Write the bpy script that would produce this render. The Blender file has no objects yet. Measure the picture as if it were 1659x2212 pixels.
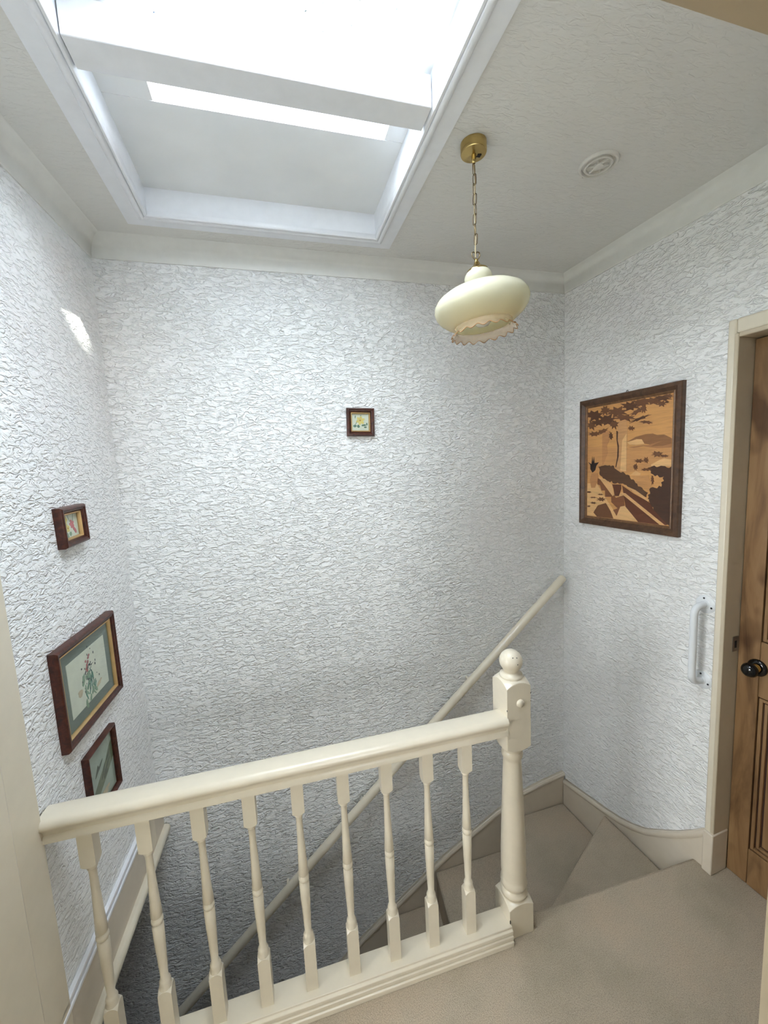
import bpy, math, random
from mathutils import Vector, Matrix
random.seed(7)
scene = bpy.context.scene
C = scene.collection

# ---------------------------------------------------------------- camera, sky, sun, exposure
cam_d = bpy.data.cameras.new('camera')
cam = bpy.data.objects.new('camera', cam_d); C.objects.link(cam); scene.camera = cam
R_ = Vector((0.96225, -0.26773, -0.04891)); U_ = Vector((0.07783, 0.09846, 0.99209)); F_ = R_.cross(U_) * -1.0
cam.matrix_world = Matrix(((R_.x, U_.x, -F_.x, 0.5904), (R_.y, U_.y, -F_.y, -1.8250), (R_.z, U_.z, -F_.z, 1.65), (0, 0, 0, 1)))
cam_d.sensor_fit = 'VERTICAL'; cam_d.sensor_height = 36.0; cam_d.lens = 866.78 * 36.0 / 2212.0
cam_d.clip_start = 0.02; cam_d.clip_end = 100

world = bpy.data.worlds.new('sky'); scene.world = world; world.use_nodes = True
bg = world.node_tree.nodes['Background']
bg.inputs['Color'].default_value = (0.93, 0.955, 1.0, 1); bg.inputs['Strength'].default_value = 12.0

sun_d = bpy.data.lights.new('sun_offscreen', 'SUN'); sun_d.energy = 22.0; sun_d.angle = math.radians(0.6); sun_d.color = (1.0, 0.93, 0.80)
sun = bpy.data.objects.new('sun_offscreen', sun_d); C.objects.link(sun)
SUN_DIR = Vector((-1.0, 1.10, -1.095))
sun.rotation_euler = SUN_DIR.to_track_quat('-Z', 'Y').to_euler()
sun.location = (3, -4, 6)

def portal(name, loc, sx, sy, direction):
    d = bpy.data.lights.new(name, 'AREA'); d.shape = 'RECTANGLE'; d.size = sx; d.size_y = sy; d.cycles.is_portal = True
    o = bpy.data.objects.new(name, d); C.objects.link(o); o.location = loc
    o.rotation_euler = Vector(direction).to_track_quat('-Z', 'Y').to_euler()
portal('rooflight_portal', (0.68, -0.94, 2.80), 0.66, 0.80, (0, 0, -1))
portal('window_behind_offscreen', (1.1, -4.22, 1.65), 0.7, 0.9, (0, 1, 0))
portal('window_side_offscreen', (-2.92, -1.80, 1.50), 1.6, 1.3, (1, 0, 0))

vs = scene.view_settings
vs.view_transform = 'Standard'; vs.look = 'None'; vs.gamma = 1.0; vs.use_curve_mapping = False
vs.exposure = 1.10
scene.cycles.use_light_tree = False; scene.cycles.max_bounces = 8; scene.cycles.diffuse_bounces = 5; scene.cycles.glossy_bounces = 3; scene.cycles.transparent_max_bounces = 12
scene.cycles.caustics_reflective = False; scene.cycles.caustics_refractive = False
scene.cycles.use_adaptive_sampling = True; scene.cycles.adaptive_threshold = 0.08; scene.cycles.adaptive_min_samples = 20

# ---------------------------------------------------------------- measurements (metres)
W = 2.098           # back wall width
AL, AR = 0.055, -0.0524   # the side walls are a little off square
HC, H = 2.471, 2.546      # cornice foot, ceiling
LX = lambda y: math.tan(AL) * y
RX = lambda y: W + math.tan(AR) * y
YD = -1.5           # wall with the doorway the landing is seen from

# ---------------------------------------------------------------- materials
def lin(c):
    return tuple(((x / 255.0) / 12.92 if x / 255.0 <= 0.04045 else ((x / 255.0 + 0.055) / 1.055) ** 2.4) for x in c) + (1.0,)

class NT:
    def __init__(s, name):
        s.m = bpy.data.materials.new(name); s.m.use_nodes = True
        s.t = s.m.node_tree; s.n = s.t.nodes; s.b = s.n['Principled BSDF']; s.out = s.n['Material Output']
        s.tc = s.n.new('ShaderNodeTexCoord')
    def add(s, typ, **k):
        o = s.n.new(typ)
        for a, v in k.items():
            if a in o.inputs: o.inputs[a].default_value = v
            else: setattr(o, a, v)
        return o
    def link(s, a, b): s.t.links.new(a, b)
    def mapping(s, scale=(1, 1, 1), rot=(0, 0, 0)):
        m = s.add('ShaderNodeMapping'); m.inputs['Scale'].default_value = scale; m.inputs['Rotation'].default_value = rot
        s.link(s.tc.outputs['Object'], m.inputs['Vector']); return m
    def noise(s, vec, scale, detail=2.0, rough=0.5, dist=0.0):
        n = s.add('ShaderNodeTexNoise', Scale=scale, Detail=detail, Roughness=rough, Distortion=dist)
        s.link(vec, n.inputs['Vector']); return n
    def ramp(s, fac, stops, interp='LINEAR'):
        r = s.add('ShaderNodeValToRGB'); r.color_ramp.interpolation = interp
        e = r.color_ramp.elements
        while len(e) < len(stops): e.new(0.5)
        for i, (p, c) in enumerate(stops):
            e[i].position = p; e[i].color = c if len(c) == 4 else tuple(c) + (1.0,)
        s.link(fac, r.inputs['Fac']); return r
    def bump(s, height, strength, dist, prev=None):
        b = s.add('ShaderNodeBump', Strength=strength, Distance=dist)
        s.link(height, b.inputs['Height'])
        if prev: s.link(prev.outputs['Normal'], b.inputs['Normal'])
        s.link(b.outputs['Normal'], s.b.inputs['Normal']); return b

def plain(name, rgb, rough=0.5, metal=0.0, spec=0.5, grain=0.0, gscale=30.0):
    t = NT(name); c = lin(rgb)
    t.b.inputs['Roughness'].default_value = rough; t.b.inputs['Metallic'].default_value = metal
    t.b.inputs['Specular IOR Level'].default_value = spec
    n = t.noise(t.mapping().outputs['Vector'], gscale, 3.0)
    k = max(grain, 0.02)
    r = t.ramp(n.outputs['Fac'], [(0.3, tuple(x * (1 - k) for x in c[:3])), (0.7, tuple(min(1, x * (1 + k)) for x in c[:3]))])
    t.link(r.outputs['Color'], t.b.inputs['Base Color'])
    return t.m

def paper(name, rgb, dist=0.0048, strength=1.0, sc=36.0, stretch=(1.0, 1.0, 2.1)):
    """embossed wallpaper: flat islands split by short wandering creases"""
    t = NT(name); c = lin(rgb)
    t.b.inputs['Roughness'].default_value = 0.62; t.b.inputs['Specular IOR Level'].default_value = 0.25
    mp = t.mapping(stretch, (0.1, 0.12, 0.05))
    n1 = t.noise(mp.outputs['Vector'], sc, 2.0, 0.6, 0.9)
    r1 = t.ramp(n1.outputs['Fac'], [(0.36, (0, 0, 0)), (0.52, (0.8,) * 3), (0.66, (1, 1, 1))])
    t.bump(r1.outputs['Color'], strength, dist)
    n3 = t.noise(t.mapping().outputs['Vector'], 2.2, 0.0)
    r3 = t.ramp(n3.outputs['Fac'], [(0.3, tuple(x * 0.975 for x in c[:3])), (0.7, c[:3])])
    t.link(r3.outputs['Color'], t.b.inputs['Base Color'])
    return t.m

def carpet(name, rgb):
    t = NT(name); c = lin(rgb)
    t.b.inputs['Roughness'].default_value = 0.95; t.b.inputs['Specular IOR Level'].default_value = 0.1
    v = t.mapping().outputs['Vector']
    a = t.noise(v, 3.0, 4.0, 0.6); b = t.noise(v, 300.0, 2.0, 0.7)
    ra = t.ramp(a.outputs['Fac'], [(0.3, (c[0] * 0.84, c[1] * 0.86, c[2] * 0.84)), (0.5, c[:3]), (0.7, (c[0] * 1.10, c[1] * 1.05, c[2] * 1.02))])
    rb = t.ramp(b.outputs['Fac'], [(0.3, (0.72,) * 3), (0.6, (1.05,) * 3)])
    m = t.add('ShaderNodeMixRGB', blend_type='MULTIPLY'); m.inputs['Fac'].default_value = 1.0
    t.link(ra.outputs['Color'], m.inputs['Color1']); t.link(rb.outputs['Color'], m.inputs['Color2'])
    t.link(m.outputs['Color'], t.b.inputs['Base Color'])
    t.bump(b.outputs['Fac'], 0.6, 0.006)
    return t.m

def wood(name, dark, mid, light, scale=(9, 9, 0.9), rough=0.45, knots=True):
    t = NT(name); d, m_, l = lin(dark), lin(mid), lin(light)
    t.b.inputs['Roughness'].default_value = rough
    v = t.mapping(scale).outputs['Vector']
    n = t.noise(v, 3.0, 5.0, 0.6, 0.8)
    r = t.ramp(n.outputs['Fac'], [(0.25, d[:3]), (0.5, m_[:3]), (0.75, l[:3])])
    col = r.outputs['Color']
    if knots:
        n2 = t.noise(t.mapping((1, 1, 0.55)).outputs['Vector'], 9.0, 2.0)
        r2 = t.ramp(n2.outputs['Fac'], [(0.30, (0.35, 0.25, 0.18)), (0.40, (1, 1, 1))])
        mx = t.add('ShaderNodeMixRGB', blend_type='MULTIPLY'); mx.inputs['Fac'].default_value = 0.8
        t.link(col, mx.inputs['Color1']); t.link(r2.outputs['Color'], mx.inputs['Color2']); col = mx.outputs['Color']
    t.link(col, t.b.inputs['Base Color'])
    t.bump(n.outputs['Fac'], 0.15, 0.001)
    return t.m

def glass(name, tint, specks=False, gloss=0.06, stain=None):
    t = NT(name)
    tr = t.add('ShaderNodeBsdfTransparent'); tr.inputs['Color'].default_value = tint
    gl = t.add('ShaderNodeBsdfGlossy'); gl.inputs['Roughness'].default_value = 0.03
    lw = t.add('ShaderNodeLayerWeight', Blend=0.5)
    fr = t.ramp(lw.outputs['Facing'], [(0.0, (0.035,) * 3), (0.6, (0.06,) * 3), (0.9, (0.30,) * 3), (1.0, (0.8,) * 3)])
    mx = t.add('ShaderNodeMixShader'); t.link(fr.outputs['Color'], mx.inputs['Fac'])
    t.link(tr.outputs['BSDF'], mx.inputs[1]); t.link(gl.outputs['BSDF'], mx.inputs[2])
    res = mx
    if specks:
        n = t.noise(t.mapping().outputs['Vector'], 55.0, 2.0, 0.5, 0.4)
        r = t.ramp(n.outputs['Fac'], [(0.715, (0, 0, 0)), (0.73, (1, 1, 1))])
        df = t.add('ShaderNodeBsdfDiffuse'); df.inputs['Color'].default_value = (0.16, 0.17, 0.16, 1)
        m2 = t.add('ShaderNodeMixShader'); t.link(r.outputs['Color'], m2.inputs['Fac'])
        t.link(mx.outputs['Shader'], m2.inputs[1]); t.link(df.outputs['BSDF'], m2.inputs[2]); res = m2
    t.link(res.outputs['Shader'], t.out.inputs['Surface'])
    return t.m

M = {}
M['paper'] = paper('embossed_wallpaper', (247, 247, 246))
M['paper_back'] = paper('embossed_wallpaper_back', (247, 247, 246), 0.0064)
M['ceil'] = paper('ceiling_paper', (226, 224, 219), 0.0010, 0.8, 30.0, (1.0, 2.6, 1.0))
M['white'] = plain('white_gloss_paint', (236, 237, 240), 0.35)
M['matt'] = plain('matt_white_emulsion', (232, 231, 226), 0.7, spec=0.2)
M['cream'] = plain('cream_gloss_paint', (222, 212, 192), 0.28)
M['stone'] = plain('cream_skirting_paint', (212, 200, 182), 0.4)
M['beige'] = plain('beige_lining_paint', (196, 182, 158), 0.5)
M['lawn'] = plain('outside_ground', (96, 104, 80), 0.95, grain=0.2)
M['warmwall'] = plain('warm_white_emulsion', (238, 233, 222), 0.7, spec=0.2)
M['offwhite'] = plain('off_white_panel_paint', (240, 241, 240), 0.6, grain=0.04, gscale=5)
M['carpet'] = carpet('beige_carpet', (186, 172, 152))
M['pine'] = wood('waxed_pine', (88, 60, 36), (138, 105, 70), (160, 128, 90), (5, 5, 0.7))
M['groove'] = plain('dark_groove_stain', (52, 26, 14), 0.6)
M['mahog'] = wood('mahogany_frame', (34, 14, 9), (70, 32, 22), (96, 50, 36), (20, 20, 20), 0.3, False)
M['walnut'] = wood('walnut_frame', (58, 38, 26), (84, 58, 40), (104, 74, 52), (14, 3, 14), 0.4, False)
M['walnut2'] = wood('walnut_slip', (96, 66, 44), (120, 86, 58), (140, 104, 74), (14, 3, 14), 0.4, False)
M['gilt'] = plain('gilt_slip', (205, 172, 120), 0.35, 0.5, grain=0.1)
M['brass'] = plain('polished_brass', (196, 170, 110), 0.18, 1.0)
M['chain'] = plain('aged_brass_chain', (122, 104, 78), 0.35, 0.9)
M['flex'] = plain('gold_flex', (170, 150, 112), 0.5)
M['black'] = plain('black_china', (10, 9, 9), 0.12, spec=0.6)
M['steel'] = plain('steel_plate', (170, 168, 164), 0.3, 0.9)
M['screw'] = plain('screw_head', (70, 70, 72), 0.4, 0.8)
M['greywhite'] = plain('white_plastic_coating', (226, 229, 232), 0.25)
M['dark'] = plain('bare_wood_chip', (40, 34, 30), 0.8)
M['paint_chip'] = M['dark']
M['mount'] = plain('green_mount_board', (112, 124, 116), 0.8, grain=0.05)
M['print'] = plain('watercolour_paper', (222, 224, 208), 0.8, grain=0.06, gscale=25)
M['print2'] = plain('watercolour_wash_grey_green', (172, 184, 172), 0.8, grain=0.12, gscale=18)
M['pane'] = glass('picture_glass', (0.97, 0.98, 0.97, 1))
M['roofglass'] = glass('rooflight_glass', (0.93, 0.97, 0.99, 1), True)
M['beadglass'] = glass('rooflight_edge_plastic', (0.62, 0.72, 0.84, 1))
for n, c in dict(yellow=(226, 206, 120), amber=(196, 140, 60), pink=(210, 116, 122), rose=(176, 104, 106), leaf=(96, 130, 112), leaf2=(140, 166, 140),
                 teal=(88, 140, 122), twig=(92, 98, 84), ink=(52, 62, 70), moor=(118, 128, 100), sand=(206, 190, 160), grey=(150, 160, 152)).items():
    M['p_' + n] = plain('watercolour_' + n, c, 0.85, grain=0.12, gscale=60)
for n, c in dict(sky=(205, 150, 90), pale=(222, 176, 120), hill=(146, 100, 62), hill2=(170, 118, 74), sea=(196, 142, 88), tree=(112, 72, 46), tree2=(92, 58, 38),
                 bark=(84, 52, 34), pillar=(196, 146, 96), pillar2=(184, 130, 82), hedge=(92, 62, 42), hedge2=(74, 48, 34), wall=(98, 54, 34), wall2=(128, 80, 50), cap=(214, 166, 112), black=(40, 26, 22)).items():
    M['v_' + n] = wood('veneer_' + n, tuple(int(x * 0.9) for x in c), c, tuple(min(255, int(x * 1.06)) for x in c), (3, 3, 30), 0.4, False)

def opal():
    t = NT('opal_glass'); b = t.b
    b.inputs['Roughness'].default_value = 0.12; b.inputs['Specular IOR Level'].default_value = 0.6
    sep = t.add('ShaderNodeSeparateXYZ'); t.link(t.tc.outputs['Object'], sep.inputs['Vector'])
    mr = t.add('ShaderNodeMapRange'); mr.inputs['From Min'].default_value = -0.225; mr.inputs['From Max'].default_value = -0.16
    t.link(sep.outputs['Z'], mr.inputs['Value'])
    r = t.ramp(mr.outputs['Result'], [(0.0, lin((224, 196, 160))), (0.35, lin((236, 226, 200))), (1.0, lin((240, 237, 220)))])
    t.link(r.outputs['Color'], b.inputs['Base Color'])
    tl = t.add('ShaderNodeBsdfTranslucent'); t.link(r.outputs['Color'], tl.inputs['Color'])
    mx = t.add('ShaderNodeMixShader'); mx.inputs['Fac'].default_value = 0.55
    t.link(b.outputs['BSDF'], mx.inputs[1]); t.link(tl.outputs['BSDF'], mx.inputs[2]); t.link(mx.outputs['Shader'], t.out.inputs['Surface'])
    return t.m
M['opal'] = opal()
def amberglass():
    t = NT('amber_frill_glass'); b = t.b
    b.inputs['Base Color'].default_value = lin((238, 212, 184)); b.inputs['Roughness'].default_value = 0.1
    tr = t.add('ShaderNodeBsdfTransparent'); tr.inputs['Color'].default_value = (0.97, 0.90, 0.80, 1)
    mx = t.add('ShaderNodeMixShader'); mx.inputs['Fac'].default_value = 0.62
    t.link(b.outputs['BSDF'], mx.inputs[1]); t.link(tr.outputs['BSDF'], mx.inputs[2]); t.link(mx.outputs['Shader'], t.out.inputs['Surface'])
    return t.m
M['amber'] = amberglass()

# ---------------------------------------------------------------- mesh helpers
class MB:
    def __init__(s): s.v = []; s.f = []
    def quad_strip(s, rings, close_u=True, cap0=False, cap1=False):
        base = len(s.v); n = len(rings[0])
        for r in rings: s.v += [tuple(p) for p in r]
        for i in range(len(rings) - 1):
            for j in range(n if close_u else n - 1):
                a = base + i * n + j; b = base + i * n + (j + 1) % n
                s.f.append((a, b, b + n, a + n))
        if cap0: s.f.append(tuple(base + j for j in reversed(range(n))))
        if cap1: s.f.append(tuple(base + (len(rings) - 1) * n + j for j in range(n)))
        return s
    def box(s, x0, x1, y0, y1, z0, z1):
        r = lambda z: [(x0, y0, z), (x1, y0, z), (x1, y1, z), (x0, y1, z)]
        return s.quad_strip([r(z0), r(z1)], True, True, True)
    def prism(s, poly, axis, a, b):
        """poly: 2D points in the plane normal to axis ('x': (y,z), 'y': (x,z), 'z': (x,y))"""
        def p(q, t):
            return {'x': (t, q[0], q[1]), 'y': (q[0], t, q[1]), 'z': (q[0], q[1], t)}[axis]
        return s.quad_strip([[p(q, a) for q in poly], [p(q, b) for q in poly]], True, True, True)
    def lathe(s, prof, n=24, c=(0, 0, 0), cap=True, mod=None):
        rings = []
        for i, (r, z) in enumerate(prof):
            ring = []
            for k in range(n):
                a = 2 * math.pi * k / n
                rr, zz = (r, z) if mod is None else mod(i, a, r, z)
                ring.append((c[0] + rr * math.cos(a), c[1] + rr * math.sin(a), c[2] + zz))
            rings.append(ring)
        return s.quad_strip(rings, True, cap, cap)
    def tube(s, path, r, n=10, closed=False, rf=None):
        P = [Vector(p) for p in path]; rings = []; N = len(P); up = None
        for i in range(N):
            a = P[(i - 1) % N] if (closed or i > 0) else P[i]; b = P[(i + 1) % N] if (closed or i < N - 1) else P[i]
            d = (b - a).normalized()
            if up is None:
                up = Vector((0, 0, 1)) if abs(d.z) < 0.9 else Vector((1, 0, 0))
            sx = d.cross(up).normalized(); up = sx.cross(d).normalized()
            q = rf(i) if rf else r
            rings.append([P[i] + sx * (q * math.cos(2 * math.pi * k / n)) + up * (q * math.sin(2 * math.pi * k / n)) for k in range(n)])
        if closed: rings.append(rings[0])
        return s.quad_strip(rings, True, not closed, not closed)
    def block(s, cx, cy, w, z0, z1, d0=0.0, d1=0.0, n=6):
        """square turned block; the end faces are rounded off towards the corners by d0 / d1"""
        h = w / 2
        def zz(x, y, e, d, sg):
            r = math.hypot(x, y); t = max(0.0, (r - h * 0.82) / (h * (1.4142 - 0.82)))
            return e + sg * d * t ** 1.3
        G = [[(-h + w * i / n, -h + w * j / n) for j in range(n + 1)] for i in range(n + 1)]
        base = len(s.v)
        for sg, e, d in ((1, z0, d0), (-1, z1, d1)):
            for row in G:
                for x, y in row: s.v.append((cx + x, cy + y, zz(x, y, e, d, sg)))
        m = n + 1; T = m * m
        idx = lambda k, i, j: base + k * T + i * m + j
        for i in range(n):
            for j in range(n):
                s.f.append((idx(0, i, j), idx(0, i, j + 1), idx(0, i + 1, j + 1), idx(0, i + 1, j)))
                s.f.append((idx(1, i, j), idx(1, i + 1, j), idx(1, i + 1, j + 1), idx(1, i, j + 1)))
        loop = [(i, 0) for i in range(n)] + [(n, j) for j in range(n)] + [(n - i, n) for i in range(n)] + [(0, n - j) for j in range(n)]
        for k in range(len(loop)):
            a, b = loop[k], loop[(k + 1) % len(loop)]
            s.f.append((idx(0, *a), idx(0, *b), idx(1, *b), idx(1, *a)))
        return s
    def poly(s, pts):
        base = len(s.v); s.v += [tuple(p) for p in pts]; s.f.append(tuple(range(base, base + len(pts)))); return s
    def build(s, name, mat, parent=None, smooth=35.0, bevel=0.0, loc=None, rotz=0.0):
        me = bpy.data.meshes.new(name); me.from_pydata(s.v, [], s.f); me.update()
        me.materials.append(M[mat] if isinstance(mat, str) else mat)
        import bmesh
        bm = bmesh.new(); bm.from_mesh(me); bmesh.ops.recalc_face_normals(bm, faces=bm.faces); bm.to_mesh(me); bm.free()
        if smooth:
            for p in me.polygons: p.use_smooth = True
            me.set_sharp_from_angle(angle=math.radians(smooth))
        o = bpy.data.objects.new(name, me); C.objects.link(o)
        if parent is not None: o.parent = parent
        if loc is not None: o.location = loc
        o.rotation_euler.z = rotz
        if bevel:
            b = o.modifiers.new('soft_edge', 'BEVEL'); b.width = bevel; b.segments = 2; b.limit_method = 'ANGLE'; b.angle_limit = math.radians(40)
        return o

def tag(o, label=None, cat=None, group=None, kind=None):
    if label: o['label'] = label
    if cat: o['category'] = cat
    if group: o['group'] = group
    if kind: o['kind'] = kind
    return o
def thing(name, label, cat, loc=(0, 0, 0), rotz=0.0, group=None):
    o = bpy.data.objects.new(name, None); C.objects.link(o); o.location = loc; o.rotation_euler.z = rotz; o.empty_display_size = 0.05
    return tag(o, label, cat, group)
def struct(o, label=None): return tag(o, label, None, None, 'structure')
def arc(cx, cy, r, a0, a1, n):
    return [(cx + r * math.cos(math.radians(a0 + (a1 - a0) * i / n)), cy + r * math.sin(math.radians(a0 + (a1 - a0) * i / n))) for i in range(n + 1)]
ROT_L = math.pi / 2 - AL      # local x runs along the left wall towards the back, local -y faces the room
ROT_R = -math.pi / 2 - AR     # local x runs along the right wall from the back corner, local -y faces the room
ZB = -2.62                    # lower floor

# ---------------------------------------------------------------- walls, floors, ceiling
struct(MB().box(-2.0, 2.45, 0, 0.1, ZB, 2.62).build('wall_back', 'paper_back'))
lw = MB(); lw.box(-0.935, 0.0, 0, 0.1, 0.10, H); lw.box(-0.935, -0.70, 0, 0.1, -0.02, 0.10); lw.box(-1.52, -0.935, 0, 0.1, 2.07, H); lw.box(-1.52, -1.455, 0, 0.1, -0.02, 2.07)
struct(lw.build('wall_left', 'paper', rotz=ROT_L))
# right wall with door opening, in the wall's own frame
rw = MB()
rw.box(-0.02, 0.79, 0, 0.1, ZB, H); rw.box(0.79, 1.50, 0, 0.1, 2.045, H); rw.box(0.79, 1.6, 0, 0.1, ZB, -0.02); rw.box(1.49, 1.6, 0, 0.1, -0.02, H); rw.box(0.70, 1.6, 0.102, 0.13, -0.02, 2.2)
struct(rw.build('wall_right', 'paper', loc=(W, 0, 0), rotz=ROT_R))
# wall with the doorway the landing is seen from (opening 0.33..1.195)
fw = MB(); fw.box(-0.5, 0.33, YD - 0.1, YD, ZB, H); fw.box(1.195, 2.45, YD - 0.1, YD, ZB, H); fw.box(0.33, 1.195, YD - 0.1, YD, 2.06, H)
fw.box(0.33, 1.195, YD - 0.1, YD, ZB, -0.02)
struct(fw.build('wall_front', 'matt'))
lining = MB(); lining.box(1.19, 1.195, YD - 0.11, YD + 0.005, 0, 2.062); lining.box(0.33, 0.335, YD - 0.11, YD + 0.005, 0, 2.062); lining.box(0.335, 1.19, YD - 0.11, YD + 0.003, 2.057, 2.0625)
struct(lining.build('trim_1', 'beige'))

# landing floor
fl = MB().prism([(-0.5, YD - 0.1), (2.28, YD - 0.1), (2.28, -0.735), (1.42, -0.705), (1.36, -0.69), (1.352, -0.665), (-0.5, -0.632)], 'z', -0.10, 0.0)
struct(fl.build('floor', 'carpet', bevel=0.012))
sp = MB().box(-2.0, 2.1, -0.80, -0.755, ZB, -0.101)
struct(sp.build('wall_stairwell', 'paper'))
struct(MB().box(-2.0, 2.45, -0.80, 0.0, ZB - 0.1, ZB).build('floor_lower', 'carpet'))
struct(MB().box(-2.1, -2.0, -0.80, 0.1, ZB, 0.10).build('wall_lower', 'paper'))
struct(MB().box(-2.0, LX(-0.05) - 0.05, -0.755, 0.0, 0.04, 0.10).build('ceiling_lower', 'matt'))

# ceiling with the rooflight opening
SX0, SX1, SYF, SYN = 0.250, 1.050, -0.208, -1.42
ce = MB(); TT = H + 0.05
e_ = 0.022
ce.box(-0.2, SX0 - e_, YD, 0.0, H, TT); ce.box(SX1 + e_, 2.4, YD, 0.0, H, TT); ce.box(SX0 - e_, SX1 + e_, SYF + e_, 0.0, H, TT); ce.box(SX0 - e_, SX1 + e_, YD, SYN - e_, H, TT)
struct(ce.build('ceiling', 'ceil'))

# coved cornice round the walls, mitred in the corners
def cornice(name, pts):
    prof = [(0.0, HC)] + [(0.004, HC)] + [(0.046 - 0.040 * math.cos(math.radians(a)), HC + 0.006 + 0.066 * math.sin(math.radians(a))) for a in (0, 15, 30, 45, 60, 75, 90)] + [(0.05, H), (0.0, H)]
    rings = [[(x + d * ix, y + d * iy, z) for d, z in prof] for x, y, ix, iy in pts]
    return struct(MB().quad_strip(rings, True, True, True).build(name, 'matt', smooth=50))
cornice('trim_2', [(0, 0, 1, -1), (W, 0, -1, -1)])
cornice('trim_3', [(LX(YD), YD, 1, 0), (0, 0, 1, -1)])
cornice('trim_4', [(W, 0, -1, -1), (RX(YD), YD, -1, 0)])

# room behind the doorway with its window (daylight on the landing's near side)
rb = MB(); rb.box(-0.5, -0.4, -4.2, YD - 0.1, 0, 2.6); rb.box(2.5, 2.6, -4.2, YD - 0.1, 0, 2.6)
rb.box(-0.5, 2.6, -4.2, -4.1, 0, 1.2); rb.box(-0.5, 2.6, -4.2, -4.1, 2.1, 2.6); rb.box(-0.5, 0.75, -4.2, -4.1, 1.2, 2.1); rb.box(1.45, 2.6, -4.2, -4.1, 1.2, 2.1)
rb.box(2.45, 2.6, YD - 0.1, YD, 0, 2.6)
struct(rb.build('wall_room', 'warmwall'))
struct(MB().box(-0.5, 2.6, -4.2, YD - 0.1, -0.1, 0).build('floor_room', 'carpet'))
struct(MB().box(-0.5, 2.6, -4.2, YD - 0.1, 2.55, 2.62).build('ceiling_room', 'matt'))
# side room through the open doorway in the left wall
rl = MB(); rl.box(-2.9, -2.8, -2.9, -0.6, 0, 0.85); rl.box(-2.9, -2.8, -2.9, -0.6, 2.15, 2.6); rl.box(-2.9, -2.8, -2.9, -2.6, 0.85, 2.15); rl.box(-2.9, -2.8, -1.0, -0.6, 0.85, 2.15)
rl.box(-2.9, -0.5, -3.0, -2.9, 0, 2.6); rl.box(-2.9, -0.14, -0.70, -0.60, 0.10, 2.6); rl.box(-2.9, -0.14, -0.70, -0.66, -0.1, 0.10)
struct(rl.build('wall_side_room', 'warmwall'))
struct(MB().box(-2.9, -0.5, -2.9, -0.70, -0.12, 0).build('floor_side_room', 'carpet'))
sc_ = MB(); sc_.box(-2.9, -0.5, -2.9, -0.60, 2.55, 2.62); sc_.box(-0.5, -0.12, YD - 0.1, -0.60, 2.55, 2.62)
struct(sc_.build('ceiling_side_room', 'matt'))
def window(name, label, wx, wz, loc, rotz):
    w = bpy.data.objects.new(name, None); C.objects.link(w); w.location = loc; w.rotation_euler.z = rotz; struct(w, label)
    x, z = wx / 2, wz / 2
    for x0, x1, z0, z1 in [(-x, -x + 0.06, -z, z), (x - 0.06, x, -z, z), (-x + 0.06, x - 0.06, -z, -z + 0.06), (-x + 0.06, x - 0.06, z - 0.06, z), (-0.03, 0.03, -z + 0.06, z - 0.06)]:
        MB().box(x0, x1, -0.03, 0.03, z0, z1).build('frame_bar', 'white', w, bevel=0.004)
    for x0, x1 in ((-x + 0.06, -0.03), (0.03, x - 0.06)): MB().box(x0, x1, -0.003, 0.003, -z + 0.06, z - 0.06).build('pane', 'pane', w)
window('window_2', 'white framed window in the room behind the doorway', 0.7, 0.9, (1.1, -4.16, 1.65), 0)
window('window_3', 'white framed window in the side room', 1.6, 1.3, (-2.86, -1.8, 1.5), math.pi / 2)

struct(MB().box(-40, 40, -40, 40, -2.95, -2.85).build('ground', 'lawn'), 'ground outside the house')
# invented unseen house; gable and chimney outlines cut the sun to a sliver
M['brick'] = plain('blocker_brick', (150, 96, 74), 0.9, grain=0.2)
M['slate'] = plain('outside_slate', (84, 88, 94), 0.8, grain=0.15)
oh = struct(MB().prism([(-8.2, -2.7), (-5.65, -2.7), (-5.65, 7.625), (-5.84, 7.76), (-6.0, 9.0), (-6.8, 9.7), (-8.2, 8.6)], 'x', 5.0, 5.1).build('sun_blocker', 'brick'), 'added brick gable out of view, shaped to block the sun')
MB().box(5.1, 9.0, -8.2, -5.65, -2.7, 7.1).build('blocker_body', 'brick', oh)
MB().box(5.0, 5.9, -5.65, -4.55, -2.7, 9.4).build('blocker_chimney', 'brick', oh)
# ---------------------------------------------------------------- rooflight
win = bpy.data.objects.new('window_1', None); C.objects.link(win); win.location = (0, 0, 0)
struct(win, 'white rooflight well with flat soffit and framed glass')
LIP = 2.618; OX0, OX1, OYF, OYN = 0.368, 0.992, -0.560, -1.32
MB().box(SX0 - 0.02, SX0, SYN, SYF, H, LIP + 0.06).build('well_side', 'white', win)
MB().box(SX1, SX1 + 0.02, SYN, SYF, H, LIP + 0.06).build('well_side', 'white', win)
MB().box(SX0 - 0.02, SX1 + 0.02, SYF, SYF + 0.02, H, LIP + 0.06).build('well_end', 'white', win)
MB().box(SX0 - 0.02, SX1 + 0.02, SYN - 0.02, SYN, H, LIP + 0.06).build('well_end', 'white', win)
MB().box(SX0, SX1, OYF, SYF, LIP, LIP + 0.02).build('soffit_board', 'offwhite', win)
MB().box(SX0, OX0, SYN, OYF - 0.002, LIP, LIP + 0.02).build('soffit_board', 'offwhite', win)
MB().box(OX1, SX1, SYN, OYF - 0.002, LIP, LIP + 0.02).build('soffit_board', 'offwhite', win)
MB().box(OX0 + 0.001, OX1 - 0.001, SYN, OYN, LIP, LIP + 0.02).build('soffit_board', 'offwhite', win)
UP = LIP + 0.10
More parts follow.
